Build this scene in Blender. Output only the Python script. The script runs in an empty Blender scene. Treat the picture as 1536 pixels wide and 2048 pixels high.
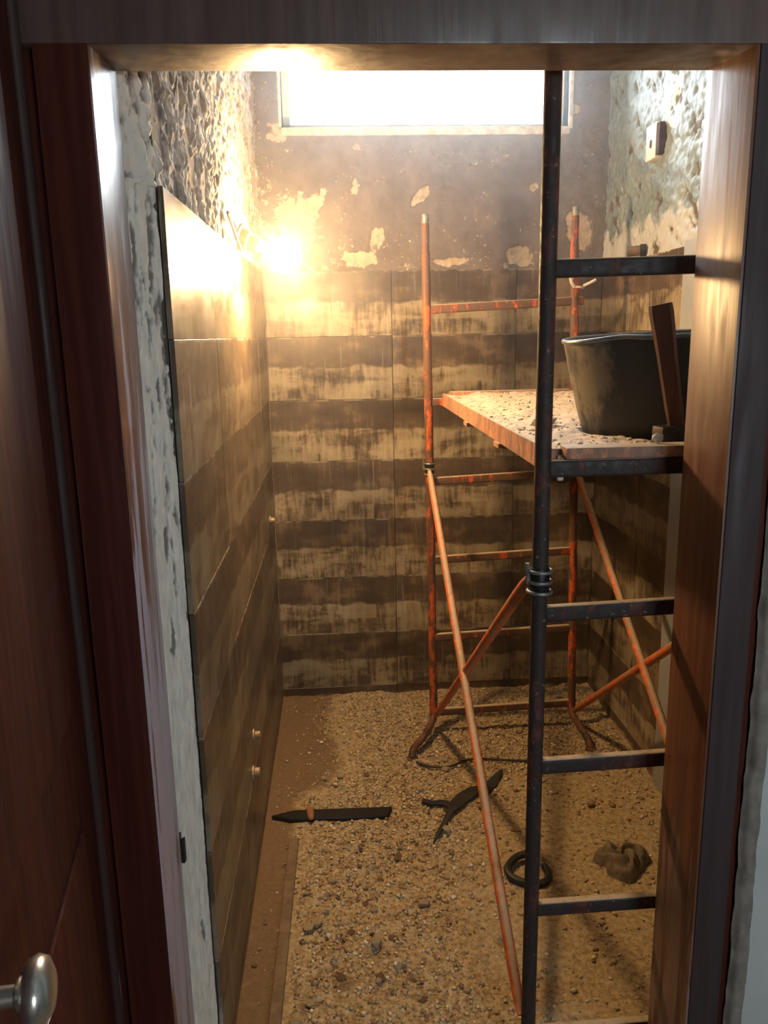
import bpy, bmesh, math, random
import numpy as np
from mathutils import Vector, Matrix

random.seed(7)
rng = np.random.default_rng(11)
S = bpy.context.scene
COL = S.collection
R_ = math.radians

# ------------------------------------------------------------------ camera
FPX, CX, CY, EYE = 1600.0, 768.0, 1024.0, 1.55
def _dir(px, py):
    return Vector((px - CX, -(py - CY), -FPX)).normalized()
_up = -_dir(906, 8280)                       # vanishing point of the verticals
_dep = _dir(673, 673)                        # vanishing point of the room's depth
_dep = (_dep - _up * _dep.dot(_up)).normalized()
_right = _dep.cross(_up)
cam = bpy.data.cameras.new('camera')
cam.sensor_fit = 'VERTICAL'; cam.sensor_height = 36.0; cam.lens = FPX / 2048 * 36.0
cam.clip_start = 0.02
camo = bpy.data.objects.new('camera', cam); COL.objects.link(camo)
M3 = Matrix((_right, _dep, _up)).to_4x4()
camo.matrix_world = Matrix.Translation((0, 0, EYE)) @ M3
S.camera = camo

# ------------------------------------------------------------------ sky, exposure
SKY_STRENGTH = 47.0
BULB_STRENGTH = 700.0
BULB_COLOR = (1.0, 0.61, 0.27)
w = bpy.data.worlds.new('overcast sky'); S.world = w; w.use_nodes = True
bg = w.node_tree.nodes['Background']
bg.inputs[0].default_value = (0.90, 0.96, 1.0, 1); bg.inputs[1].default_value = SKY_STRENGTH
S.view_settings.view_transform = 'Standard'; S.view_settings.look = 'None'
S.view_settings.gamma = 1.0; S.view_settings.use_curve_mapping = False
S.view_settings.exposure = 0.0
S.cycles.use_denoising = True
S.cycles.max_bounces = 8; S.cycles.diffuse_bounces = 5; S.cycles.glossy_bounces = 4
S.cycles.sample_clamp_indirect = 6.0
S.cycles.caustics_reflective = False; S.cycles.caustics_refractive = False
def portal(name, loc, rot, sx, sy):          # guides sky light through an opening, emits nothing itself
    l = bpy.data.lights.new(name, 'AREA'); l.shape = 'RECTANGLE'; l.size = sx; l.size_y = sy
    l.cycles.is_portal = True
    o = bpy.data.objects.new(name, l); COL.objects.link(o); o.location = loc; o.rotation_euler = rot
portal('window_portal', (0.37, 3.47, 2.53), (R_(-90), 0, 0), 1.16, 0.44)
portal('added_window_portal', (1.15, -1.86, 1.6), (R_(90), 0, 0), 0.7, 0.6)  # sky light for the unseen window added in the hall

# ------------------------------------------------------------------ dimensions
XL, XR, YB, ZTILE = -0.28, 1.07, 3.27, 1.80   # tile faces of the bathroom
YF0, YF1 = 1.20, 1.347                        # door lining, hall side and bathroom side
XJL, XJR, ZH = -0.322, 0.60, 1.943
ZC = 2.86
WX0, WX1, WZ0, WZ1 = -0.182, 0.915, 2.323, 2.72

# ------------------------------------------------------------------ helpers
def link(o):
    COL.objects.link(o); return o
def tag(o, label=None, cat=None, group=None, kind=None):
    for k, v in (('label', label), ('category', cat), ('group', group), ('kind', kind)):
        if v: o[k] = v
    return o
def thing(name, loc, label, cat, group=None, rz=0.0):
    o = link(bpy.data.objects.new(name, None)); o.location = loc; o.rotation_euler = (0, 0, rz)
    o.empty_display_size = 0.05
    return tag(o, label, cat, group)
def finish(me, smooth):
    if smooth is not None:
        me.shade_smooth(); me.set_sharp_from_angle(angle=R_(smooth))
def mesh_obj(name, me, mat, parent=None, world=True):
    o = link(bpy.data.objects.new(name, me))
    if mat: me.materials.append(mat)
    if parent is not None:
        o.parent = parent
        if world:                              # mesh was written in world coordinates
            o.matrix_parent_inverse = pm(parent).inverted()
    return o
def pm(o):
    m = Matrix.LocRotScale(o.location, o.rotation_euler, o.scale)
    return (pm(o.parent) @ o.matrix_parent_inverse @ m) if o.parent else m
def based(o):
    """put a one-mesh thing's origin at the middle of its base"""
    co = np.array([v.co for v in o.data.vertices])
    b = Vector(((co[:, 0].min() + co[:, 0].max()) / 2, (co[:, 1].min() + co[:, 1].max()) / 2, co[:, 2].min()))
    o.data.transform(Matrix.Translation(-b)); o.location = b
    return o
class MB:
    def __init__(s): s.bm = bmesh.new()
    def add(s, verts, faces):
        vs = [s.bm.verts.new(v) for v in verts]
        for f in faces:
            try: s.bm.faces.new([vs[i] for i in f])
            except ValueError: pass
        return vs
    def prism(s, p):                           # 8 corners: bottom ring then top ring
        return s.add(p, [(3, 2, 1, 0), (4, 5, 6, 7), (0, 1, 5, 4), (1, 2, 6, 5), (2, 3, 7, 6), (3, 0, 4, 7)])
    def box(s, a, b):
        (x0, y0, z0), (x1, y1, z1) = a, b
        s.prism([(x0, y0, z0), (x1, y0, z0), (x1, y1, z0), (x0, y1, z0), (x0, y0, z1), (x1, y0, z1), (x1, y1, z1), (x0, y1, z1)])
        return s
    def bar(s, p, q, wdt, hgt, up=(0, 0, 1)):
        p, q = Vector(p), Vector(q); d = (q - p).normalized(); u = Vector(up)
        u = (u - d * u.dot(d)).normalized(); r = d.cross(u)
        c = []
        for e in (p, q):
            c += [e - r * wdt / 2 - u * hgt / 2, e + r * wdt / 2 - u * hgt / 2, e + r * wdt / 2 + u * hgt / 2, e - r * wdt / 2 + u * hgt / 2]
        s.prism([tuple(v) for v in c]); return s
    def tube(s, pts, r, n=14, cap=True):
        pts = [Vector(p) for p in pts]; rs = r if isinstance(r, (list, tuple)) else [r] * len(pts)
        prev = None; rings = []
        for i, p in enumerate(pts):
            a = pts[max(0, i - 1)]; b = pts[min(len(pts) - 1, i + 1)]
            d = (b - a).normalized()
            u = prev if prev else (Vector((0, 0, 1)) if abs(d.z) < 0.9 else Vector((1, 0, 0)))
            u = (u - d * u.dot(d)).normalized(); prev = u; v = d.cross(u)
            rings.append([s.bm.verts.new(p + (u * math.cos(2 * math.pi * k / n) + v * math.sin(2 * math.pi * k / n)) * rs[i]) for k in range(n)])
        for i in range(len(rings) - 1):
            for k in range(n):
                s.bm.faces.new((rings[i][k], rings[i][(k + 1) % n], rings[i + 1][(k + 1) % n], rings[i + 1][k]))
        if cap:
            s.bm.faces.new(rings[0][::-1]); s.bm.faces.new(rings[-1])
        return s
    def lathe(s, prof, a, axis, n=28):         # prof: (t along axis, radius); a: start point
        a = Vector(a); d = Vector(axis).normalized()
        return s.tube([a + d * t for t, _ in prof], [max(r, 1e-4) for _, r in prof], n)
    def ring(s, c, axis, R, r, n=28, m=8, a0=0, a1=360, wob=0):
        d = Vector(axis).normalized(); u = d.orthogonal().normalized(); v = d.cross(u); c = Vector(c)
        full = abs(a1 - a0) >= 360
        k = n if full else n + 1
        pts = [c + (u * math.cos(t) + v * math.sin(t)) * R * (1 + wob * math.sin(3 * t)) for t in (R_(a0 + (a1 - a0) * i / n) for i in range(k))]
        if not full: return s.tube(pts, r, m)
        rings = []
        for i, p in enumerate(pts):
            t = (pts[(i + 1) % k] - pts[i - 1]).normalized(); b = d; e = t.cross(b)
            rings.append([s.bm.verts.new(p + (b * math.cos(2 * math.pi * j / m) + e * math.sin(2 * math.pi * j / m)) * r) for j in range(m)])
        for i in range(k):
            for j in range(m):
                s.bm.faces.new((rings[i][j], rings[i][(j + 1) % m], rings[(i + 1) % k][(j + 1) % m], rings[(i + 1) % k][j]))
        return s
    def bevel(s, w_, seg=2):
        bmesh.ops.bevel(s.bm, geom=list(s.bm.edges), offset=w_, segments=seg, profile=0.6, affect='EDGES', clamp_overlap=True)
        return s
    def mesh(s, name, smooth=40):
        bmesh.ops.recalc_face_normals(s.bm, faces=list(s.bm.faces))
        me = bpy.data.meshes.new(name); s.bm.to_mesh(me); s.bm.free(); finish(me, smooth); return me
    def build(s, name, mat, parent=None, smooth=40):
        return mesh_obj(name, s.mesh(name, smooth), mat, parent)

# vectorised noise for relief that is really modelled
def vnoise(x, y, seed):
    g = np.random.default_rng(seed).random((256, 256))
    xi = np.floor(x).astype(int); yi = np.floor(y).astype(int)
    fx = x - xi; fy = y - yi; fx = fx * fx * (3 - 2 * fx); fy = fy * fy * (3 - 2 * fy)
    G = lambda a, b: g[a % 256, b % 256]
    return (G(xi, yi) * (1 - fx) + G(xi + 1, yi) * fx) * (1 - fy) + (G(xi, yi + 1) * (1 - fx) + G(xi + 1, yi + 1) * fx) * fy
def fbm(x, y, seed, octv=4, gain=0.5):
    t = 0; a = 1; n = 0
    for k in range(octv):
        t = t + a * vnoise(x * 2 ** k + 17.3 * k, y * 2 ** k + 9.1 * k, seed + k); n += a; a *= gain
    return t / n                               # 0..1
def ss(a, b, x):
    t = np.clip((x - a) / (b - a), 0, 1); return t * t * (3 - 2 * t)
def grid_mesh(name, P, keep=None, attr=None, flip=False, smooth=180):
    nu, nv = P.shape[:2]
    idx = np.arange(nu * nv).reshape(nu, nv)
    q = np.stack([idx[:-1, :-1], idx[1:, :-1], idx[1:, 1:], idx[:-1, 1:]], -1)
    q = q[keep] if keep is not None else q.reshape(-1, 4)
    if flip: q = q[:, ::-1]
    me = bpy.data.meshes.new(name)
    me.vertices.add(nu * nv); me.vertices.foreach_set('co', P.reshape(-1).astype(np.float32))
    me.loops.add(q.size); me.loops.foreach_set('vertex_index', q.reshape(-1).astype(np.int32))
    me.polygons.add(len(q)); me.polygons.foreach_set('loop_start', (np.arange(len(q)) * 4).astype(np.int32))
    if attr is not None:
        a = me.attributes.new('mark', 'FLOAT', 'POINT'); a.data.foreach_set('value', attr.reshape(-1).astype(np.float32))
    me.update(calc_edges=True); me.validate()
    me.shade_smooth()
    return me

# ------------------------------------------------------------------ materials
class NT:
    def __init__(s, name):
        s.m = bpy.data.materials.new(name); s.m.use_nodes = True; s.t = s.m.node_tree
        s.b = s.t.nodes['Principled BSDF']; s.out = s.t.nodes['Material Output']
    def n(s, kind, **kw):
        x = s.t.nodes.new(kind)
        for k, v in kw.items(): setattr(x, k, v)
        return x
    def put(s, sock, v):
        if hasattr(v, 'is_linked') or isinstance(v, bpy.types.NodeSocket): s.t.links.new(v, sock)
        elif isinstance(v, (tuple, list)): sock.default_value = (*v, 1) if len(v) == 3 and len(sock.default_value) == 4 else v
        else: sock.default_value = v
    def pos(s): return s.n('ShaderNodeNewGeometry').outputs['Position']
    def obj(s): return s.n('ShaderNodeTexCoord').outputs['Object']
    def scale(s, v, sc, off=None):
        x = s.n('ShaderNodeMapping'); s.put(x.inputs['Vector'], v); x.inputs['Scale'].default_value = sc
        if off is not None: s.put(x.inputs['Location'], off)
        return x.outputs[0]
    def noise(s, v, scale=5, detail=4, rough=0.55, dist=0.0):
        x = s.n('ShaderNodeTexNoise'); s.put(x.inputs['Vector'], v); x.inputs['Scale'].default_value = scale
        x.inputs['Detail'].default_value = detail; x.inputs['Roughness'].default_value = rough; x.inputs['Distortion'].default_value = dist
        return x.outputs['Fac']
    def voro(s, v, scale=5, out='Distance'):
        x = s.n('ShaderNodeTexVoronoi'); s.put(x.inputs['Vector'], v); x.inputs['Scale'].default_value = scale
        return x.outputs[out]
    def step(s, v, a, b, lo=0.0, hi=1.0):
        x = s.n('ShaderNodeMapRange', interpolation_type='SMOOTHSTEP'); s.put(x.inputs['Value'], v)
        for k, q in zip(('From Min', 'From Max', 'To Min', 'To Max'), (a, b, lo, hi)): s.put(x.inputs[k], q)
        return x.outputs[0]
    def math(s, op, a, b=0.0):
        x = s.n('ShaderNodeMath', operation=op); s.put(x.inputs[0], a); s.put(x.inputs[1], b); return x.outputs[0]
    def mix(s, f, a, b):
        x = s.n('ShaderNodeMix', data_type='RGBA'); s.put(x.inputs[0], f)
        s.put(x.inputs[6], a); s.put(x.inputs[7], b); return x.outputs[2]
    def ramp(s, v, stops):
        x = s.n('ShaderNodeValToRGB'); s.put(x.inputs[0], v); e = x.color_ramp.elements
        while len(e) < len(stops): e.new(0.5)
        for k, (p, c) in zip(e, stops): k.position = p; k.color = (*c, 1)
        return x.outputs[0]
    def bump(s, h, strength=0.4, dist=0.01):
        x = s.n('ShaderNodeBump'); s.put(x.inputs['Height'], h); x.inputs['Strength'].default_value = strength
        x.inputs['Distance'].default_value = dist; s.t.links.new(x.outputs[0], s.b.inputs['Normal'])
    def xyz(s, v):
        x = s.n('ShaderNodeSeparateXYZ'); s.put(x.inputs[0], v); return x.outputs
    def attr(s, name):
        x = s.n('ShaderNodeAttribute', attribute_name=name); return x.outputs
    def rnd(s): return s.n('ShaderNodeObjectInfo').outputs['Random']
    def set(s, color=None, rough=None, metal=None, spec=None, coat=None, coat_rough=None):
        for k, v in (('Base Color', color), ('Roughness', rough), ('Metallic', metal), ('Specular IOR Level', spec), ('Coat Weight', coat), ('Coat Roughness', coat_rough)):
            if v is not None: s.put(s.b.inputs[k], v)
        return s.m

def simple(name, col, rough=0.6, metal=0.0, var=0.25, scale=30, bump=0.15):
    t = NT(name); nz = t.noise(t.obj(), scale, 5)
    c2 = tuple(min(1, c * (1 + var)) for c in col); c1 = tuple(c * (1 - var) for c in col)
    t.bump(nz, bump, 0.004)
    return t.set(t.mix(t.step(nz, 0.3, 0.7), c1, c2), rough, metal)

def m_wood(name, c0, c1, rough=0.3, smear=None, coat=0.5, spec=0.5):
    t = NT(name); p = t.pos()
    g = t.noise(t.scale(p, (60, 60, 2.2)), 1.0, 6, 0.6, 0.4)
    col = t.mix(t.step(g, 0.3, 0.72), c0, c1)
    r = t.step(t.noise(t.scale(p, (30, 30, 4)), 1, 4), 0.3, 0.8, rough * 0.75, rough * 1.35)
    h = g
    if smear:                                   # plaster smears wiped onto the varnish
        sm = t.noise(t.scale(p, (38, 38, 3.0)), 1.0, 6, 0.62, 0.3)
        z = t.xyz(p)[2]
        lo = t.step(z, smear[0], smear[1], smear[2], smear[3])
        f = t.step(t.math('ADD', sm, lo), 0.60, 0.70)
        f = t.math('MULTIPLY', f, smear[5])
        col = t.mix(f, col, smear[4]); r = t.mix(f, r, (0.55, 0.55, 0.55)); h = t.math('ADD', g, f)
    t.bump(h, 0.12, 0.004)
    return t.set(col, r, 0, spec, coat, 0.18)
M_varnish = m_wood('dark red varnished wood', (0.046, 0.0095, 0.006), (0.080, 0.018, 0.011), 0.68, coat=0.0, spec=0.14)
M_varnish_l = m_wood('varnish with sky-tinted plaster smears', (0.12, 0.045, 0.035), (0.20, 0.085, 0.065), 0.36, (0.9, 1.75, 0.24, 0.02, (0.45, 0.43, 0.54), 0.9), 0.35)  # lilac of the plaster smears is reflected sky light painted in
M_varnish_r = m_wood('worn brown varnish', (0.085, 0.030, 0.016), (0.155, 0.060, 0.031), 0.46, (0.45, 0.95, 0.17, -0.20, (0.30, 0.22, 0.20), 0.6), 0.0)
M_header = m_wood('header varnish', (0.075, 0.044, 0.038), (0.115, 0.070, 0.060), 0.42, coat=0.0)
M_casing = m_wood('grey brown casing', (0.038, 0.024, 0.026), (0.055, 0.036, 0.038), 0.6, coat=0.0, spec=0.3)
M_bead = m_wood('worn bead', (0.030, 0.014, 0.012), (0.050, 0.028, 0.025), 0.6, (0.5, 0.95, 0.10, -0.3, (0.27, 0.26, 0.23), 0.8), 0.0, 0.25)

def m_tile(axis):
    """wood print tile: dark plank above, pale worn plank below, dried drips over it"""
    t = NT('wood print tile ' + axis); o = t.obj(); p = t.pos(); rn = t.rnd()
    z = t.xyz(o)[2]
    off = t.n('ShaderNodeCombineXYZ'); 
    for i in range(3): t.put(off.inputs[i], t.math('MULTIPLY', rn, (37.0, 71.0, 23.0)[i]))
    off = off.outputs[0]
    a = t.scale(o, (6, 6, 15), off); b = t.scale(o, (60, 60, 9), off); c = t.scale(o, (9, 9, 16), off)
    n1 = t.noise(a, 1, 6, 0.62, 0.7); n2 = t.noise(b, 1, 5, 0.65); n3 = t.noise(c, 1, 4)
    edge = t.math('ADD', z, t.math('MULTIPLY', t.math('SUBTRACT', t.noise(t.scale(o, (14, 14, 14), off), 1, 3), 0.5), 0.055))
    low = t.step(edge, -0.004, 0.010, 1.0, 0.0)
    cell = t.n('ShaderNodeTexWhiteNoise', noise_dimensions='2D')
    cb_ = t.n('ShaderNodeCombineXYZ'); hx = t.math('ADD', t.xyz(o)[0], t.xyz(o)[1])
    t.put(cb_.inputs[0], t.math('FLOOR', t.math('ADD', t.math('MULTIPLY', hx, 6.5), t.math('MULTIPLY', rn, 9.0))))
    t.put(cb_.inputs[1], t.math('FLOOR', t.math('MULTIPLY', z, 16.0))); t.put(cell.inputs['Vector'], cb_.outputs[0])
    cl = t.math('MULTIPLY', t.math('SUBTRACT', cell.outputs['Value'], 0.5), 0.09)
    wear = t.math('ADD', t.math('ADD', t.math('MULTIPLY', n1, 0.55), t.math('MULTIPLY', n2, 0.45)), cl)
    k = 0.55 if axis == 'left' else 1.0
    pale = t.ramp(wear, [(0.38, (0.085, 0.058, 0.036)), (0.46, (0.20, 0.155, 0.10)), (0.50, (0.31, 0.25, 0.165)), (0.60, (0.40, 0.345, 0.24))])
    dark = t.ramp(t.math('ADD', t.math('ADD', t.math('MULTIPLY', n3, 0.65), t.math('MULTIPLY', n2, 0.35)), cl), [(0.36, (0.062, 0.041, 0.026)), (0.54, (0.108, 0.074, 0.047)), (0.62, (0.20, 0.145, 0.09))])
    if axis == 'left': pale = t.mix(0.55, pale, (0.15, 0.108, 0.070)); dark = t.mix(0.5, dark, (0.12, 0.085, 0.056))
    col = t.mix(low, dark, pale)
    rim = t.step(z, 0.1165, 0.1225)             # dust line along the upper arris
    rim2 = t.math('MULTIPLY', rim, t.step(t.noise(t.scale(o, (20, 20, 20), off), 1, 3), 0.45, 0.6))
    col = t.mix(t.math('MULTIPLY', rim2, 0.7), col, (0.40, 0.35, 0.27))
    dr = t.noise(t.scale(p, (85, 85, 3.2)), 1, 4, 0.6)
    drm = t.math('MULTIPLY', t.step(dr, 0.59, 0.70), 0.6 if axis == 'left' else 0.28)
    col = t.mix(drm, col, (0.46, 0.42, 0.36))
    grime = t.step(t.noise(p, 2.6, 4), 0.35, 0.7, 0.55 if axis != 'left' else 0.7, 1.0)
    cc = t.n('ShaderNodeHueSaturation'); t.put(cc.inputs['Color'], col); t.put(cc.inputs['Value'], grime); col = cc.outputs[0]
    t.bump(t.math('ADD', n2, t.math('MULTIPLY', n1, 0.7)), 0.10, 0.003)
    return t.set(col, t.step(n1, 0.3, 0.7, 0.30, 0.5), 0, 0.5)
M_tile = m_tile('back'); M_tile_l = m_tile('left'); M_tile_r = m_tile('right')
M_core = simple('cement wall', (0.20, 0.18, 0.155), 0.9)
M_grout = simple('tile adhesive', (0.11, 0.09, 0.07), 0.95)

def m_plaster_back():
    t = NT('dark paint flaking to cream plaster'); p = t.pos(); mk = t.attr('mark')['Fac']
    n = t.noise(p, 9, 6, 0.62); f = t.noise(p, 38, 5, 0.65)
    base = t.ramp(n, [(0.3, (0.110, 0.092, 0.089)), (0.55, (0.150, 0.127, 0.122)), (0.75, (0.20, 0.17, 0.158))])
    cream = t.ramp(f, [(0.3, (0.27, 0.215, 0.165)), (0.6, (0.46, 0.39, 0.30))])
    m = t.math('ADD', mk, t.math('MULTIPLY', t.math('SUBTRACT', f, 0.5), 1.0))
    fl = t.math('MULTIPLY', t.step(t.noise(p, 75, 3, 0.5), 0.63, 0.69), t.step(t.math('ADD', mk, t.math('MULTIPLY', t.math('SUBTRACT', t.noise(p, 7, 3), 0.5), 0.8)), 0.18, 0.40))
    k = t.math('MAXIMUM', t.step(m, 0.50, 0.64), fl)
    t.bump(t.math('ADD', t.math('MULTIPLY', k, -0.6), t.math('MULTIPLY', f, 0.7)), 0.5, 0.006)
    return t.set(t.mix(k, base, cream), 0.75)
M_plaster_b = m_plaster_back()
def m_plaster_left():
    t = NT('hacked grey plaster'); p = t.pos(); mk = t.attr('mark')['Fac']
    f = t.noise(p, 42, 6, 0.7); g = t.noise(p, 11, 5)
    c = t.ramp(t.math('ADD', t.math('MULTIPLY', f, 0.55), t.math('MULTIPLY', g, 0.45)), [(0.34, (0.12, 0.10, 0.09)), (0.48, (0.33, 0.30, 0.27)), (0.62, (0.52, 0.49, 0.45))])
    c = t.mix(t.step(mk, 0.43, 0.31), c, (0.10, 0.065, 0.055))
    nf = t.step(t.xyz(p)[1], 1.49, 1.41); c = t.mix(t.math('MULTIPLY', nf, t.step(mk, 0.38, 0.52)), c, (0.76, 0.73, 0.66))
    t.bump(f, 0.6, 0.006)
    return t.set(c, 0.85)
M_plaster_l = m_plaster_left()
def m_strip():
    t = NT('chipped white plaster edge'); p = t.pos(); mk = t.attr('mark')['Fac']
    f = t.noise(t.scale(p, (70, 70, 22)), 1, 6, 0.65)
    c = t.ramp(f, [(0.25, (0.58, 0.555, 0.49)), (0.6, (0.80, 0.77, 0.70))])
    c = t.mix(t.math('MULTIPLY', t.step(mk, 0.44, 0.27), 0.85), c, (0.13, 0.115, 0.10))
    t.bump(f, 0.4, 0.004)
    return t.set(c, 0.85)
M_strip = m_strip()
def m_plaster_right():
    t = NT('scraped paint with daylight blue'); p = t.pos(); mk = t.attr('mark')['Fac']
    f = t.noise(p, 40, 6, 0.68); g = t.noise(p, 7, 5)
    c = t.ramp(t.math('ADD', t.math('MULTIPLY', f, 0.5), t.math('MULTIPLY', g, 0.5)), [(0.35, (0.12, 0.155, 0.17)), (0.5, (0.20, 0.262, 0.285)), (0.62, (0.30, 0.365, 0.39))])  # blue in these tones is window daylight painted in
    z = t.xyz(p)[2]
    wz = t.math('ADD', z, t.math('MULTIPLY', t.math('SUBTRACT', t.noise(p, 13, 4), 0.5), 0.22))
    c = t.mix(t.step(wz, 1.93, 1.90), c, (0.47, 0.50, 0.515))
    c = t.mix(t.step(mk, 0.34, 0.24), c, (0.13, 0.13, 0.128))
    c = t.mix(t.step(mk, 0.86, 0.94), c, (0.74, 0.73, 0.69))
    t.bump(f, 0.55, 0.006)
    return t.set(c, 0.55)
M_plaster_r = m_plaster_right()
M_panel = simple('smooth pale grey render', (0.31, 0.335, 0.35), 0.6, var=0.08, scale=8)
M_hall = simple('pale grey hall paint', (0.46, 0.48, 0.475), 0.6, var=0.05, scale=10)
M_hallfloor = simple('hall floor tile', (0.25, 0.2, 0.16), 0.5)
M_white = simple('white paint', (0.7, 0.7, 0.68), 0.5, var=0.08)
M_sill = simple('chalky sill plaster', (0.55, 0.50, 0.43), 0.85, var=0.2, scale=40)

def m_floor():
    t = NT('sandy rubble floor'); p = t.pos(); mk = t.attr('mark')['Fac']
    v = t.voro(p, 150); v2 = t.voro(p, 150, 'Color'); f = t.noise(p, 60, 6, 0.7); g = t.noise(p, 5, 5)
    c = t.ramp(f, [(0.3, (0.19, 0.135, 0.072)), (0.5, (0.40, 0.305, 0.175)), (0.68, (0.54, 0.435, 0.28))])
    d = t.mix(t.step(t.xyz(v2)[0], 0.7, 0.95), c, (0.19, 0.12, 0.07))
    d = t.mix(t.step(t.xyz(v2)[1], 0.82, 0.95), d, (0.52, 0.44, 0.31))
    c = t.mix(t.math('MULTIPLY', t.step(mk, 0.25, 0.7), 0.8), c, d)
    bl = t.math('MULTIPLY', t.step(t.noise(p, 19, 5, 0.65), 0.56, 0.66), t.step(mk, 0.2, 0.7, 0.0, 0.75))
    c = t.mix(bl, c, (0.17, 0.10, 0.058))
    c = t.mix(t.step(t.math('ADD', mk, t.math('MULTIPLY', t.math('SUBTRACT', t.noise(p, 34, 5, 0.7), 0.5), 1.4)), 0.0, -0.75, 0.0, 0.85), c, (0.16, 0.10, 0.055))      # damp brown smear along the wall
    t.bump(t.math('ADD', f, t.math('MULTIPLY', v, -0.8)), 0.6, 0.006)
    return t.set(c, 0.9, 0, 0.25)
M_floor = m_floor()
def m_rubble():
    t = NT('mortar crumbs'); c = t.attr('tint')['Color']; p = t.pos()
    h = t.n('ShaderNodeHueSaturation'); t.put(h.inputs['Color'], c); t.put(h.inputs['Value'], t.step(t.noise(p, 120, 3), 0.3, 0.7, 0.8, 1.2))
    return t.set(h.outputs[0], 0.9, 0, 0.25)
M_rubble = m_rubble()
M_chunk = simple('mortar chunk', (0.36, 0.28, 0.18), 0.9, var=0.3, scale=60, bump=0.5)
M_clod = simple('dark clod', (0.14, 0.088, 0.052), 0.95, var=0.35, scale=60, bump=0.5)

def m_paint(name, orange, dirt, bias, dust=True):
    """orange paint worn and caked; dust only lies on faces that look up"""
    t = NT(name); p = t.pos()
    a = t.noise(t.scale(p, (26, 26, 9)), 1, 6, 0.65); b = t.noise(p, 55, 5, 0.6)
    o2 = tuple(min(1, c * 1.5 + 0.015) for c in orange)
    oc = t.mix(t.step(b, 0.4, 0.65), orange, o2)
    k = t.step(a, bias - 0.03, bias + 0.04)
    c = t.mix(k, oc, dirt)
    sp = t.math('MULTIPLY', t.step(t.noise(p, 80, 4, 0.7), 0.63, 0.70), 0.5)
    c = t.mix(sp, c, (0.42, 0.34, 0.25))
    if dust:
        nz = t.xyz(t.n('ShaderNodeNewGeometry').outputs['Normal'])[2]
        c = t.mix(t.math('MULTIPLY', t.step(nz, 0.55, 0.9), t.step(b, 0.25, 0.5, 0.55, 1.0)), c, (0.46, 0.38, 0.28))
    t.bump(t.math('ADD', b, k), 0.3, 0.002)
    return t.set(c, t.step(b, 0.3, 0.7, 0.5, 0.75), 0, 0.35)
M_or_back = m_paint('worn orange scaffold paint', (0.42, 0.080, 0.018), (0.125, 0.060, 0.036), 0.47)
M_or_rung = m_paint('caked rung paint', (0.40, 0.070, 0.016), (0.115, 0.062, 0.040), 0.41)
M_or_brace = m_paint('orange brace paint', (0.46, 0.105, 0.03), (0.34, 0.17, 0.09), 0.52)
M_or_front = m_paint('backlit grimy scaffold paint', (0.065, 0.020, 0.014), (0.036, 0.026, 0.024), 0.44)  # same paint on the near frame, darkened for backlight and grime
M_rustfoot = m_paint('rusty foot', (0.11, 0.045, 0.022), (0.05, 0.032, 0.025), 0.5, False)
M_plat = m_paint('platform orange', (0.38, 0.175, 0.105), (0.27, 0.155, 0.105), 0.5)
M_spring = simple('dull spring steel', (0.26, 0.26, 0.24), 0.4, 0.6, 0.3, 60)
M_dust = simple('plaster dust', (0.58, 0.50, 0.42), 0.95, var=0.22, scale=55, bump=0.6)
M_steel = simple('dark steel', (0.035, 0.03, 0.028), 0.5, 0.5, 0.3)
M_iron = simple('black iron', (0.012, 0.012, 0.014), 0.45, 0.3, 0.3, 40)
M_rubber = simple('black rubber', (0.018, 0.018, 0.018), 0.6, 0, 0.3)
def m_tub():
    t = NT('dusty black rubber'); p = t.pos()
    a = t.noise(t.scale(p, (14, 14, 9)), 1, 6, 0.65); b = t.noise(p, 70, 5, 0.6)
    x = t.xyz(p)[0]
    f = t.math('MULTIPLY', t.step(t.math('ADD', a, t.step(x, 0.60, 0.50, 0.0, 0.30)), 0.60, 0.80), 0.75)
    c = t.mix(f, (0.016, 0.017, 0.017), (0.20, 0.165, 0.11))
    t.bump(b, 0.25, 0.003)
    return t.set(c, 0.55)
M_tub = m_tub()
M_tubrim = simple('tub rim with painted window light', (0.10, 0.115, 0.135), 0.35, 0, 0.3, 40)  # pale blue stands in for window light catching the rim
M_handle = m_wood('hammer handle wood', (0.085, 0.032, 0.022), (0.14, 0.058, 0.038), 0.65, coat=0.0)
M_knob = simple('worn nickel knob', (0.55, 0.53, 0.48), 0.28, 0.9, 0.15, 20)
M_rag = simple('grey rag', (0.16, 0.13, 0.09), 0.95, 0, 0.35, 50, 0.6)
M_batten = simple('dirty wooden batten', (0.16, 0.11, 0.065), 0.8, 0, 0.25, 30)
M_socket = simple('brown bakelite', (0.20, 0.10, 0.055), 0.4, 0, 0.15)
M_wire = simple('black wire', (0.03, 0.028, 0.028), 0.5)
M_plastic = simple('cream plastic box', (0.75, 0.73, 0.66), 0.45, 0, 0.06)
M_hole = simple('dark box inside', (0.05, 0.028, 0.02), 0.9)
M_brick = simple('rusty pebble', (0.30, 0.13, 0.06), 0.85, 0, 0.25, 70)
M_cord = simple('white cord', (0.62, 0.58, 0.5), 0.8, 0, 0.1, 60)
M_brass = simple('scaled brass fitting', (0.34, 0.26, 0.15), 0.5, 0.4, 0.3, 70)
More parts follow.
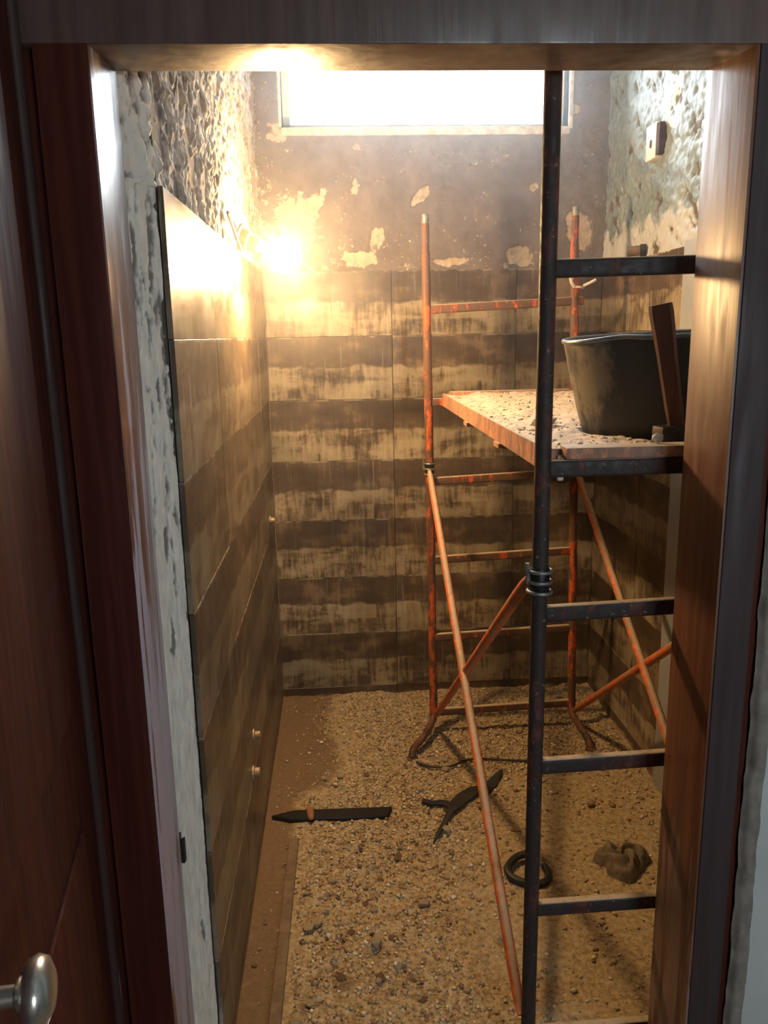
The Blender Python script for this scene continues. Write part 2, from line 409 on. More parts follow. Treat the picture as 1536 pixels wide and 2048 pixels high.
def m_glass():
    t = NT('dusty window glass'); tr = t.n('ShaderNodeBsdfTransparent'); gl = t.n('ShaderNodeBsdfGlossy')
    gl.inputs['Roughness'].default_value = 0.05
    tr.inputs[0].default_value = (0.93, 0.96, 0.97, 1)
    fr = t.n('ShaderNodeFresnel'); fr.inputs[0].default_value = 1.45; mx = t.n('ShaderNodeMixShader')
    t.t.links.new(fr.outputs[0], mx.inputs[0]); t.t.links.new(tr.outputs[0], mx.inputs[1]); t.t.links.new(gl.outputs[0], mx.inputs[2])
    t.t.links.new(mx.outputs[0], t.out.inputs[0]); return t.m
M_glass = m_glass()
def m_bulb():
    t = NT('glowing bulb glass'); e = t.b
    e.inputs['Base Color'].default_value = (1, 0.9, 0.7, 1)
    e.inputs['Emission Color'].default_value = (*BULB_COLOR, 1); e.inputs['Emission Strength'].default_value = BULB_STRENGTH
    return t.m
M_bulb = m_bulb()

def struct(o): return tag(o, kind='structure')

# ================================================================== SETTING
# --- bathroom walls: core, relief plaster above, tiles below
wb = MB()
T = 0.22
y0 = YB + 0.012
wb.box((XL - 0.2, y0, -0.1), (XR + 0.2, y0 + T, WZ0)); wb.box((XL - 0.2, y0, WZ1), (XR + 0.2, y0 + T, ZC))
wb.box((XL - 0.2, y0, WZ0), (WX0, y0 + T, WZ1)); wb.box((WX1, y0, WZ0), (XR + 0.2, y0 + T, WZ1))
wall_back = struct(wb.build('wall_back', M_core, smooth=None))
nu, nv = 272, 206
u = np.linspace(XL - 0.01, XR + 0.01, nu); v = np.linspace(ZTILE - 0.01, ZC, nv)
U, V = np.meshgrid(u, v, indexing='ij')
mk = 0.20 + 0.34 * (fbm(U * 14, V * 14, 5, 4) - 0.5) + 0.26 * ss(2.02, 1.82, V) * fbm(U * 22, V * 22, 9, 3)
mk += 0.16 * ss(2.2, 1.95, V) * ss(0.45, -0.2, U)
mk += 0.13 * ss(-0.08, -0.26, U)
for (cx, cz, rx, rz, rot, amt) in ((0.34, 2.07, 0.055, 0.020, -0.75, 0.55), (-0.13, 2.01, 0.085, 0.10, 0, 0.42), (0.97, 1.94, 0.055, 0.085, -0.4, 0.6),
        (0.46, 1.835, 0.075, 0.016, 0, 0.55), (0.735, 1.85, 0.06, 0.035, 0, 0.5), (0.93, 2.385, 0.03, 0.035, 0.6, 0.5), (0.10, 1.845, 0.07, 0.03, 0, 0.45),
        (-0.05, 2.07, 0.03, 0.05, 0.4, 0.4), (0.78, 2.10, 0.03, 0.02, 0, 0.42), (0.10, 2.26, 0.03, 0.02, 0, 0.38), (0.55, 2.20, 0.02, 0.014, 0, 0.4),
        (0.86, 2.30, 0.025, 0.06, 0, 0.42), (-0.20, 2.30, 0.045, 0.04, 0, 0.38), (0.16, 1.92, 0.03, 0.06, 0.3, 0.38), (0.09, 2.11, 0.02, 0.03, 0.3, 0.4)):
    du = (U - cx) + 0.03 * (fbm(U * 18, V * 18, 31, 3) - 0.5); dv = (V - cz) + 0.03 * (fbm(U * 18, V * 18, 37, 3) - 0.5)
    a = du * math.cos(rot) + dv * -math.sin(rot); b = du * math.sin(rot) + dv * math.cos(rot)
    mk += amt * ss(1.25, 0.55, np.sqrt((a / rx) ** 2 + (b / rz) ** 2))
D = 0.010 * (fbm(U * 5, V * 5, 3, 3) - 0.5) + 0.006 * (fbm(U * 30, V * 30, 4, 3) - 0.5) - 0.004 * ss(0.45, 0.6, mk)
P = np.stack([U, np.full_like(U, YB + 0.004) - D, V], -1)
uc = (u[:-1] + u[1:]) / 2; vc = (v[:-1] + v[1:]) / 2
keep = ~((uc[:, None] > WX0 - 0.001) & (uc[:, None] < WX1 + 0.001) & (vc[None] > WZ0 - 0.001) & (vc[None] < WZ1 + 0.001))
mesh_obj('plaster', grid_mesh('plaster', P, keep, mk), M_plaster_b, wall_back)
# chalky reveal of the window hole
rv = MB()
for a, b in (((WX0 - 0.004, YB - 0.004, WZ0 - 0.03), (WX1 + 0.004, YB + 0.10, WZ0)), ((WX0 - 0.012, YB - 0.002, WZ0), (WX0, YB + 0.10, WZ1)),
             ((WX1, YB - 0.002, WZ0 - 0.01), (WX1 + 0.016, YB + 0.10, WZ1))):
    rv.box(a, b)
rv.bevel(0.006, 2)
mesh_obj('window_reveal', rv.mesh('window_reveal'), M_sill, wall_back)

wl = MB(); wl.box((XL - 0.30, YF1 - 0.003, -0.1), (XL - 0.055, YB + T, ZC)); wl.box((XL - 0.1, YF1 + 0.085, -0.1), (XL - 0.012, YB + 0.03, ZC))
wall_left = struct(wl.build('wall_left', M_grout, smooth=None))
# upper hacked plaster of the left wall, turning into the door lining
def left_path(s):                               # s: metres along the plan line
    a = np.array([-0.336, YF1]); b = np.array([-0.291, 1.424]); c = np.array([-0.286, YB + 0.01])
    l1 = np.linalg.norm(b - a)
    t1 = np.clip(s / l1, 0, 1)[..., None]; t2 = np.clip((s - l1) / np.linalg.norm(c - b), 0, 1)[..., None]
    return np.where(s[..., None] < l1, a * (1 - t1) + b * t1, b * (1 - t2) + c * t2)
nu, nv = 520, 280
u = np.linspace(0, 1.945, nu); v = np.linspace(ZTILE - 0.004, ZC, nv); U, V = np.meshgrid(u, v, indexing='ij')
r1 = fbm(U * 30 + 8 * V, V * 20 - U * 8, 21, 4); r2 = fbm(U * 75, V * 55, 22, 3)
nz_ = ss(0.11, 0.085, U)
r1 = r1 * (1 - nz_) + nz_ * fbm(U * 105 + 9 * V, V * 30, 27, 4, 0.6)
mk = 0.6 * r1 + 0.4 * r2
D = 0.026 * (r1 - 0.5) + 0.014 * (r2 - 0.5)
D = D - 0.008 * ss(0.45, 0.3, mk)
D = np.minimum(D, 0.014) * (1 - 0.25 * nz_)
D *= ss(0.0, 0.012, U) * 0.8 + 0.2
Q = left_path(U); P = np.stack([Q[..., 0] + D, Q[..., 1], V], -1)
mesh_obj('plaster', grid_mesh('plaster_left', P, None, mk, flip=False), M_plaster_l, wall_left)
# narrow chipped white strip between lining and tile edge
nu, nv = 40, 900
u = np.linspace(0, 0.089, nu); v = np.linspace(-0.02, ZTILE + 0.002, nv); U, V = np.meshgrid(u, v, indexing='ij')
r1 = 0.7 * fbm(U * 120, V * 17, 51, 4) + 0.3 * fbm(U * 200, V * 90, 55, 2)
mk = r1 + 0.16 * ss(1.2, 0.9, V) - 0.06 * ss(1.3, 1.75, V)
for cz, cu in ((1.70, 0.03), (1.66, 0.065), (1.54, 0.05), (1.46, 0.06), (1.2, 0.05), (1.02, 0.05), (0.40, 0.05), (0.39, 0.07)):
    mk -= 0.32 * ss(1, 0.3, np.sqrt(((U - cu) / 0.008) ** 2 + ((V - cz) / 0.05) ** 2))
D = 0.005 * (r1 - 0.5) - 0.004 * ss(0.42, 0.3, mk)
Q = left_path(U); P = np.stack([Q[..., 0] + D, Q[..., 1] - D * 0.5, V], -1)
mesh_obj('plaster_strip', grid_mesh('plaster_strip', P, None, mk), M_strip, wall_left)

wr = MB(); wr.box((XR + 0.012, YF1, -0.1), (XR + 0.25, YB + T, ZC))
wall_right = struct(wr.build('wall_right', M_grout, smooth=None))
nu, nv = 340, 190
u = np.linspace(YF1, YB + 0.01, nu); v = np.linspace(ZTILE - 0.004, ZC, nv); U, V = np.meshgrid(u, v, indexing='ij')
# diagonal scraper strokes
sa, sb = U * 0.75 + V * 0.66, -U * 0.66 + V * 0.75
r1 = fbm(sa * 11, sb * 30, 71, 4); r2 = fbm(U * 70, V * 60, 72, 3)
mk = 0.65 * r1 + 0.35 * r2
patch = ss(1.1, 0.6, np.sqrt(((U - 2.66 - 0.35 * (V - 2.25)) / 0.10) ** 2 + ((V - 2.25) / 0.12) ** 2)) * ss(0.35, 0.5, r2 * 0.6 + r1 * 0.4 + 0.05)
D = 0.018 * (r1 - 0.5) + 0.010 * (r2 - 0.5) - 0.005 * ss(0.42, 0.3, mk)
mk = np.maximum(mk * 0.8, patch)
P = np.stack([XR + 0.004 - np.minimum(D, 0.012), U, V], -1)
mesh_obj('plaster', grid_mesh('plaster_right', P, None, mk, flip=True), M_plaster_r, wall_right)
pb = MB(); pb.box((XR - 0.010, YF1 + 0.005, -0.02), (XR + 0.02, 2.485, ZTILE + 0.015)); pb.bevel(0.004, 2)
mesh_obj('wall_panel', pb.mesh('wall_panel'), M_panel, wall_right)

# --- tiles: one object each, meshes shared between tiles of one size
_tm = {}
def tile_mesh(wd, ht, face):
    k = (round(wd, 3), round(ht, 3), face)
    if k not in _tm:
        m = MB(); g = 0.0011; gz = 0.0004
        if face == 'y': m.box((-wd / 2 + g, 0, -ht / 2 + gz), (wd / 2 - g, 0.010, ht / 2 - gz))
        else: m.box((0, -wd / 2 + g, -ht / 2 + gz), (0.010, wd / 2 - g, ht / 2 - gz))
        m.bevel(0.0006, 1)
        me = m.mesh('tile', None); me.materials.append({'y': M_tile, 'l': M_tile_l, 'r': M_tile_r}[face]); _tm[k] = me
    return _tm[k]
def lay(wall, face, cols, rows):
    for a, b in cols:
        for c, d in rows:
            o = link(bpy.data.objects.new('tile', tile_mesh(b - a, d - c, face)))
            o.parent = wall
            j = rng.uniform(-0.0008, 0.0008)
            m, z = (a + b) / 2, (c + d) / 2
            if face == 'y': o.location = (m, YB + j, z)
            elif face == 'l': o.location = (XL - 0.010 + j, m, z)
            else: o.location = (XR + j, m, z)
rows = [(ZTILE - 0.25 * (k + 1), ZTILE - 0.25 * k) for k in range(7)] + [(-0.03, 0.05)]
lay(wall_back, 'y', [(-0.278, 0.222), (0.222, 0.722), (0.722, XR)], rows)
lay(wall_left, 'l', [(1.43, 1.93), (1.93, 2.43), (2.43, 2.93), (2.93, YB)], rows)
lay(wall_right, 'r', [(2.77, YB), (2.49, 2.77)], rows)

# --- window: frame and pane
wf = MB(); yw = YB + 0.085
for a, b in (((WX0, yw, WZ0), (WX1, yw + 0.04, WZ0 + 0.028)), ((WX0, yw, WZ1 - 0.03), (WX1, yw + 0.04, WZ1)), ((WX0, yw, WZ0), (WX0 + 0.028, yw + 0.04, WZ1)), ((WX1 - 0.010, yw, WZ0), (WX1, yw + 0.04, WZ1))):
    wf.box(a, b)
window_1 = struct(wf.build('window_1', M_white, smooth=None))
pn = MB(); pn.box((WX0 + 0.026, yw + 0.018, WZ0 + 0.026), (WX1 - 0.008, yw + 0.022, WZ1 - 0.028))
mesh_obj('pane', pn.mesh('pane', None), M_glass, window_1)
lt = MB(); lt.box((-0.09, yw - 0.018, WZ1 - 0.06), (-0.05, yw, WZ1 - 0.03)); lt.bar((-0.07, yw - 0.014, WZ1 - 0.05), (-0.07, yw - 0.02, WZ1 - 0.12), 0.014, 0.010, (0, 1, 0))
mesh_obj('latch', lt.mesh('latch'), M_steel, window_1)

# --- ceiling of the bathroom, hall around the camera
cb = MB(); cb.box((XL - 0.3, YF1 - 0.02, ZC), (XR + 0.3, YB + T, ZC + 0.1)); struct(cb.build('ceiling', M_white, smooth=None))
HX0, HX1, HY0, HZ = -1.7, 1.9, -1.8, 2.6
hf = MB(); hf.box((HX0, HY0, -0.1), (HX1, YF1 - 0.02, 0.0)); struct(hf.build('floor_hall', M_hallfloor, smooth=None))
hc = MB(); hc.box((HX0, HY0, HZ), (HX1, YF1 - 0.02, HZ + 0.1)); struct(hc.build('ceiling_hall', M_white, smooth=None))
b_ = MB(); b_.box((HX0 - 0.1, HY0, 0), (HX0, YF0, HZ)); struct(b_.build('wall_hall_left', M_hall, smooth=None))
b_ = MB(); b_.box((HX1, HY0, 0), (HX1 + 0.1, YF0, HZ)); struct(b_.build('wall_hall_right', M_hall, smooth=None))
b_ = MB(); q0, q1, q2, q3 = 0.8, 1.5, 1.3, 1.9
for a, b in (((HX0, HY0 - 0.1, 0), (HX1, HY0, q2)), ((HX0, HY0 - 0.1, q3), (HX1, HY0, HZ)), ((HX0, HY0 - 0.1, q2), (q0, HY0, q3)), ((q1, HY0 - 0.1, q2), (HX1, HY0, q3))):
    b_.box(a, b)
struct(b_.build('wall_hall_rear', M_hall, smooth=None))
b_ = MB()
for a, b in (((q0, HY0 - 0.07, q2), (q1, HY0 - 0.02, q2 + 0.05)), ((q0, HY0 - 0.07, q3 - 0.05), (q1, HY0 - 0.02, q3)), ((q0, HY0 - 0.07, q2), (q0 + 0.05, HY0 - 0.02, q3)), ((q1 - 0.05, HY0 - 0.07, q2), (q1, HY0 - 0.02, q3)), ((1.135, HY0 - 0.07, q2), (1.165, HY0 - 0.02, q3))):
    b_.box(a, b)
added_window = struct(b_.build('added_window', M_white, smooth=None))  # unseen window added behind the camera to light the doorway front
b_ = MB(); b_.box((q0 + 0.04, HY0 - 0.047, q2 + 0.04), (q1 - 0.04, HY0 - 0.043, q3 - 0.04)); mesh_obj('pane', b_.mesh('pane', None), M_glass, added_window)
# wall with the doorway
b_ = MB()
b_.box((0.697, YF0, 0), (HX1, YF1 - 0.002, ZC + 0.1)); b_.box((HX0, YF0 + 0.02, 0), (-0.43, YF1 - 0.002, ZC + 0.1)); b_.box((-0.43, YF0 + 0.02, 2.12), (0.697, YF1 - 0.002, ZC + 0.1))
wall_front = struct(b_.build('wall_front', M_hall, smooth=None))
# ragged plaster edge beside the casing
nu, nv = 10, 300
u = np.linspace(0.676, 0.704, nu); v = np.linspace(0, 2.12, nv); U, V = np.meshgrid(u, v, indexing='ij')
r1 = fbm(U * 90, V * 30, 81, 4)
P = np.stack([U + 0.006 * (fbm(V * 18, U * 3, 85, 3) - 0.5) * (1 if True else 0), YF0 - 0.001 - 0.008 * r1 + 0.012 * ss(0.688, 0.676, U), V], -1)
mesh_obj('plaster_edge', grid_mesh('plaster_edge', P, None, r1 * 0 + 0.6), M_core, wall_front)

# --- door lining: left jamb, right jamb, header, casing
def quadbar(name, pts, z0, z1, mat, bev=0.004):
    m = MB(); n = len(pts)
    m.add([(x, y, z0) for x, y in pts] + [(x, y, z1) for x, y in pts],
          [tuple(range(n))[::-1], tuple(range(n, 2 * n))] + [(i, (i + 1) % n, n + (i + 1) % n, n + i) for i in range(n)])
    if bev: m.bevel(bev, 2)
    return m
o = struct(quadbar('trim_1', [(-0.395, YF0), (XJL, YF0), (XJL - 0.001, YF1), (-0.43, YF1), (-0.43, YF0 + 0.03), (-0.395, YF0 + 0.03)], 0, ZH + 0.12, M_varnish).build('trim_1', M_varnish))
rvm = quadbar('reveal_board', [(XJL - 0.006, YF0 + 0.004), (XJL + 0.0012, YF0 + 0.004), (XJL + 0.0008, YF1 + 0.001), (XJL - 0.006, YF1 + 0.001)], 0, ZH + 0.01, M_varnish_l, 0.0006)
mesh_obj('reveal_board', rvm.mesh('reveal_board'), M_varnish_l, o)
tr = struct(quadbar('trim_2', [(0.606, YF0), (0.662, YF0), (0.662, YF1), (0.597, YF1)], 0, ZH + 0.12, M_casing).build('trim_2', M_casing))
rvm = quadbar('reveal_board', [(0.6020, YF0 + 0.003), (0.609, YF0 + 0.003), (0.603, YF1 + 0.001), (0.5955, YF1 + 0.001)], 0, ZH + 0.01, M_varnish_r, 0.0012)
mesh_obj('reveal_board', rvm.mesh('reveal_board'), M_varnish_r, tr)
struct(quadbar('trim_3', [(0.662, YF0 + 0.012), (0.678, YF0 + 0.012), (0.678, YF1 - 0.01), (0.662, YF1 - 0.01)], 0, 2.1, M_varnish).build('trim_3', M_varnish))
h = MB()
h.prism([(-0.42, YF0 - 0.001, 1.9385), (0.70, YF0 - 0.001, 1.9385), (0.70, YF1, 1.9475), (-0.42, YF1, 1.9475), (-0.42, YF0 - 0.001, 2.12), (0.70, YF0 - 0.001, 2.12), (0.70, YF1, 2.12), (-0.42, YF1, 2.12)])
h.bevel(0.003, 2)
struct(h.build('trim_4', M_header))

# --- door leaf, hinged on the left jamb and swung out towards the hall
H0 = Vector((-0.412, 1.185, 0)); H1 = Vector((-0.303, 0.475, 0)); hd = (H1 - H0).normalized(); hn = Vector((-hd.y, hd.x, 0))
if hn.x < 0: hn = -hn
d_ = MB()
def leafbox(m, a, b, t0, t1, z0, z1):
    c = [H0 + hd * a + hn * t0, H0 + hd * b + hn * t0, H0 + hd * b + hn * t1, H0 + hd * a + hn * t1]
    m.prism([(p.x, p.y, z0) for p in c] + [(p.x, p.y, z1) for p in c])
leafbox(d_, 0, 0.718, -0.04, 0.0, 0.012, 2.07); d_.bevel(0.003, 2)
door = struct(d_.build('door_1', M_varnish))
m = MB(); p0 = H0 + hd * 0.010 + hn * 0.002
m.tube([(p0.x, p0.y, 0.014), (p0.x, p0.y, 2.068)], 0.010, 12); mesh_obj('edge_bead', m.mesh('edge_bead'), M_bead, door)
for z0, z1 in ((0.16, 0.86), (1.04, 1.92)):     # raised panels
    m = MB(); leafbox(m, 0.13, 0.60, -0.002, 0.007, z0, z1); m.bevel(0.006, 2); mesh_obj('door_panel', m.mesh('door_panel'), M_varnish, door)
kb = H0 + hd * 0.600; m = MB()
m.lathe([(0, 0.026), (0.004, 0.027), (0.008, 0.022), (0.010, 0.010), (0.030, 0.009), (0.034, 0.018), (0.040, 0.0265), (0.048, 0.030), (0.056, 0.027), (0.061, 0.017), (0.063, 0.004)], (kb.x, kb.y, 1.005), hn, 32)
mesh_obj('knob', m.mesh('knob', 50), M_knob, door)

# --- fine plaster dust hanging in the air of the room: a real scattering volume
hz_ = bpy.data.materials.new('dusty air'); hz_.use_nodes = True; nt_ = hz_.node_tree; nt_.nodes.clear()
vs_ = nt_.nodes.new('ShaderNodeVolumeScatter'); vs_.inputs['Density'].default_value = 0.045; vs_.inputs['Anisotropy'].default_value = 0.75
ou_ = nt_.nodes.new('ShaderNodeOutputMaterial'); nt_.links.new(vs_.outputs[0], ou_.inputs['Volume'])
b_ = MB(); b_.box((XL + 0.02, YF1 + 0.02, 0.06), (XR - 0.03, YB - 0.02, ZC - 0.03))
tag(b_.build('dust_haze', hz_, smooth=None), 'thin haze of plaster dust hanging in the bathroom air', 'haze', kind='stuff')

# --- floor of the bathroom: relief, rougher and higher at left and back
nu, nv = 260, 380
u = np.linspace(XL - 0.02, XR + 0.02, nu); v = np.linspace(YF1 - 0.06, YB + 0.02, nv); U, V = np.meshgrid(u, v, indexing='ij')
rough = np.clip(ss(0.55, 0.10, U + 0.30 * (fbm(U * 4, V * 4, 91, 3) - 0.5)) + ss(2.50, 2.68, V + 0.15 * (fbm(U * 5, V * 5, 92, 3) - 0.5)), 0, 1)
rough = np.clip(rough * ss(-0.20, -0.10, U) + 0.15, 0, 1)
r1 = fbm(U * 22, V * 22, 93, 4); r2 = fbm(U * 60, V * 60, 94, 3)
def floor_h(U, V, rough, r1, r2):
    return 0.001 + 0.020 * rough * (r1 - 0.35) + 0.008 * (0.3 + rough) * (r2 - 0.5) + 0.028 * ss(3.0, 3.25, V) * fbm(U * 6, V * 6, 96, 3) + 0.004 * (fbm(U * 5, V * 5, 95, 3) - 0.5)
Zf = floor_h(U, V, rough, r1, r2)
pits = np.zeros_like(U)
for _ in range(46):
    cx, cy = rng.uniform(-0.12, 0.42), rng.uniform(1.42, 2.3); s_ = rng.uniform(0.010, 0.026)
    pits += ss(1, 0.3, np.sqrt((U - cx) ** 2 + ((V - cy) * rng.uniform(0.8, 1.5)) ** 2) / s_ + 0.5 * (r2 - 0.5))
pits = np.clip(pits, 0, 1); Zf -= 0.012 * pits
smear_ = ss(0.06, -0.16, U + 0.12 * (fbm(U * 6, V * 6, 97, 3) - 0.5)) * ss(2.35, 2.62, V)
smear_ = np.maximum(smear_, ss(-0.15, -0.22, U) * 0.8)
mk = rough * (1 - smear_) - smear_ - 0.55 * pits
fl = struct(mesh_obj('floor', grid_mesh('floor', np.stack([U, V, Zf], -1), None, mk), M_floor))
def fz(x, y):
    i = int(np.clip(round((x - u[0]) / (u[1] - u[0])), 0, nu - 1)); j = int(np.clip(round((y - v[0]) / (v[1] - v[0])), 0, nv - 1)); return float(Zf[i, j])
b_ = MB(); b_.box((XL - 0.02, YF1 - 0.06, -0.1), (XR + 0.02, YB + 0.02, -0.03)); mesh_obj('floor_slab', b_.mesh('floor_slab', None), M_core, fl)

# crumbs nobody could count: one object
base = np.array([(1, 0, 0), (-1, 0, 0), (0, 1, 0), (0, -1, 0), (0, 0, 1), (0, 0, -1)], float)
tri = np.array([(0, 2, 4), (2, 1, 4), (1, 3, 4), (3, 0, 4), (2, 0, 5), (1, 2, 5), (3, 1, 5), (0, 3, 5)])
def crumbs(name, pts, sizes, tints, mat, label, cat):
    n = len(pts)
    Vv = base[None] * rng.uniform(0.55, 1.25, (n, 6, 1)) + rng.uniform(-0.25, 0.25, (n, 6, 3))
    ang = rng.uniform(0, 6.28, n); c, s = np.cos(ang), np.sin(ang)
    x = Vv[..., 0] * c[:, None] - Vv[..., 1] * s[:, None]; y = Vv[..., 0] * s[:, None] + Vv[..., 1] * c[:, None]
    Vv = np.stack([x, y, Vv[..., 2] * 0.62], -1) * sizes[:, None, None] + pts[:, None]
    F = (tri[None] + (np.arange(n) * 6)[:, None, None]).reshape(-1, 3)
    me = bpy.data.meshes.new(name); me.vertices.add(n * 6); me.vertices.foreach_set('co', Vv.reshape(-1).astype(np.float32))
    me.loops.add(F.size); me.loops.foreach_set('vertex_index', F.reshape(-1).astype(np.int32))
    me.polygons.add(len(F)); me.polygons.foreach_set('loop_start', (np.arange(len(F)) * 3).astype(np.int32))
    a = me.color_attributes.new('tint', 'FLOAT_COLOR', 'POINT')
    a.data.foreach_set('color', np.repeat(np.concatenate([tints, np.ones((n, 1))], 1), 6, 0).reshape(-1).astype(np.float32))
    me.update(calc_edges=True); me.validate()
    o = mesh_obj(name, me, mat); return tag(o, label, cat, kind='stuff')
cand = np.stack([rng.uniform(XL + 0.02, XR - 0.02, 44000), rng.uniform(YF1 + 0.02, YB - 0.02, 44000)], 1)
ii = np.clip(np.round((cand[:, 0] - u[0]) / (u[1] - u[0])).astype(int), 0, nu - 1); jj = np.clip(np.round((cand[:, 1] - v[0]) / (v[1] - v[0])).astype(int), 0, nv - 1)
pr = np.clip(0.13 + 0.75 * rough[ii, jj], 0, 1) * (1 - 0.85 * smear_[ii, jj]) * (0.45 + 0.55 * ss(1.8, 2.5, cand[:, 1]))
ok = rng.random(len(cand)) < pr; cand = cand[ok]; ii = ii[ok]; jj = jj[ok]
sz = 0.0018 + 0.0050 * rng.random(len(cand)) ** 2.6 + 0.006 * rng.random(len(cand)) ** 9
z = Zf[ii, jj] + sz * 0.25
pal = np.array([(0.40, 0.32, 0.21), (0.52, 0.44, 0.31), (0.30, 0.22, 0.135), (0.19, 0.125, 0.07), (0.34, 0.23, 0.14), (0.60, 0.52, 0.38)])
ti = pal[rng.choice(6, len(cand), p=[0.32, 0.22, 0.16, 0.10, 0.10, 0.10])] * rng.uniform(0.85, 1.45, (len(cand), 1))
crumbs('mortar_crumbs', np.column_stack([cand, z]), sz, ti, M_rubble, 'pale and brown mortar crumbs strewn all over the bathroom floor', 'rubble')

# lumps that can be told apart from the crumbs, each an object of its own
def lump_mesh(seed, mat, flat=0.65):
    r = np.random.default_rng(seed); bm = bmesh.new(); bmesh.ops.create_icosphere(bm, subdivisions=1, radius=1)
    for q in bm.verts:
        q.co *= r.uniform(0.72, 1.15); q.co.z *= flat
    mnz = min(q.co.z for q in bm.verts)
    for q in bm.verts: q.co.z -= mnz
    me = bpy.data.meshes.new('lump'); bm.to_mesh(me); bm.free(); me.materials.append(mat); return me
pale_l = [lump_mesh(k, M_chunk) for k in range(5)]; dark_l = [lump_mesh(20 + k, M_clod, 0.5) for k in range(5)]
for k in range(46):
    x, y = (rng.uniform(-0.15, 0.40), rng.uniform(1.45, 3.15)) if k % 3 else (rng.uniform(0.35, 0.98), rng.uniform(2.6, 3.18))
    s_ = rng.uniform(0.009, 0.019)
    o = link(bpy.data.objects.new('mortar_chunk', pale_l[k % 5])); o.location = (x, y, fz(x, y) - s_ * 0.2); o.scale = (s_, s_, s_); o.rotation_euler = (0, 0, rng.uniform(0, 6))
    tag(o, 'small pale mortar chunk lying loose among the floor rubble', 'rubble', 'pale mortar chunks in the floor rubble')
for k, (x, y) in enumerate([(0.06, 1.68), (-0.04, 1.685), (0.145, 1.665), (-0.01, 1.84), (0.10, 1.80), (0.03, 1.95), (0.20, 1.92), (0.08, 2.05), (0.14, 2.14), (0.16, 1.60), (0.12, 2.78), (0.06, 2.62)]):
    s_ = rng.uniform(0.009, 0.017)
    o = link(bpy.data.objects.new('earth_clod', dark_l[k % 5])); o.location = (x, y, fz(x, y) - s_ * 0.45); o.scale = (s_ * rng.uniform(0.9, 1.6), s_, s_); o.rotation_euler = (0, 0, rng.uniform(0, 6))
    tag(o, 'dark brown clod lying in the pale floor rubble', 'clod', 'dark clods in the floor rubble')

# ================================================================== SCAFFOLD
XS0, XS1, YS0, YS1 = 0.350, 0.882, 1.405, 2.90
scf = thing('scaffold', (0.61, 2.15, 0), 'orange two-frame tube scaffold with cross braces standing behind the doorway', 'scaffold')
def sp(name, m, mat, parent=scf, smooth=40): return mesh_obj(name, m.mesh(name, smooth), mat, parent)
XB0 = 0.338
# posts
sp('post', MB().tube([(0.361, YS0, 0.02), (0.363, YS0, 1.2), (0.366, YS0, 2.35)], 0.0150, 16), M_or_front)
sp('post', MB().tube([(XS1, YS0, 0.02), (XS1, YS0, 2.35)], 0.0150, 16), M_or_front)
for x, top, tx in ((XB0, 1.955, -0.020), (XS1 + 0.008, 1.975, -0.046)):
    o = sp('post', MB().tube([(x, YS1, 0.085), (x + tx * 0.5, YS1, 1.05), (x + tx, YS1, top - 0.13), (x + tx, YS1, top - 0.12), (x + tx, YS1, top - 0.03)], [0.0155, 0.0155, 0.0155, 0.0135, 0.0135], 16), M_or_back)
    sp('spigot', MB().tube([(x + tx, YS1, top - 0.03), (x + tx, YS1, top)], 0.0125, 14), M_spring, o)
# rungs: flat tubes
def rung(p, q, mat, ht=0.030):
    m = MB().bar(p, q, 0.020, ht); m.bevel(0.006, 3); return sp('rung', m, mat)
for zz, dz in ((1.656, 0.008), (1.0355, 0.013), (0.721, 0.012), (0.401, 0.008), (0.095, 0.008)):
    rung((0.372, YS0, zz), (XS1 - 0.012, YS0, zz + dz), M_or_front, 0.031)
rung((0.372, YS0, 1.3105), (XS1 - 0.012, YS0, 1.3125), M_or_front, 0.032)
for zz, dz in ((1.637, 0.022), (1.020, 0.02), (0.718, 0.020), (0.408, 0.018), (0.095, 0.016)):
    rung((XB0, YS1, zz), (XS1, YS1, zz + dz), M_or_rung, 0.030)
rung((XB0, YS1, 1.3105), (XS1, YS1, 1.3125), M_or_rung, 0.030)
# bent feet
def smoothpts(pts, n=8):
    P_ = [Vector(p) for p in pts]; P_ = [P_[0]] + P_ + [P_[-1]]; out = []
    for i in range(1, len(P_) - 2):
        for k in range(n):
            t = k / n; a, b, c, d = P_[i - 1:i + 3]
            out.append(0.5 * (2 * b + (c - a) * t + (2 * a - 5 * b + 4 * c - d) * t * t + (3 * b - a - 3 * c + d) * t ** 3))
    return out + [P_[-2]]
for pts in ([(XB0, YS1, 0.10), (XB0 - 0.005, YS1 - 0.02, 0.075), (XB0 - 0.05, YS1 - 0.10, 0.045), (XB0 - 0.095, YS1 - 0.16, 0.03), (0.235, 2.71, 0.006)],
            [(XS1 + 0.008, YS1, 0.10), (XS1 + 0.004, YS1 - 0.02, 0.075), (XS1 + 0.018, YS1 - 0.09, 0.05), (XS1 + 0.028, YS1 - 0.15, 0.035), (0.915, 2.72, 0.006)]):
    f_ = sp('foot', MB().tube(smoothpts(pts), 0.0135, 12), M_rustfoot)
    e = pts[-1]; sp('foot_plate', MB().lathe([(0, 0.021), (0.014, 0.021), (0.016, 0.014)], (e[0], e[1], -0.004), (0, 0, 1), 16), M_rustfoot, f_)
for x in (0.361, XS1):
    f_ = sp('foot', MB().tube([(x, YS0, 0.0), (x, YS0, 0.05)], 0.0135, 12), M_rustfoot)
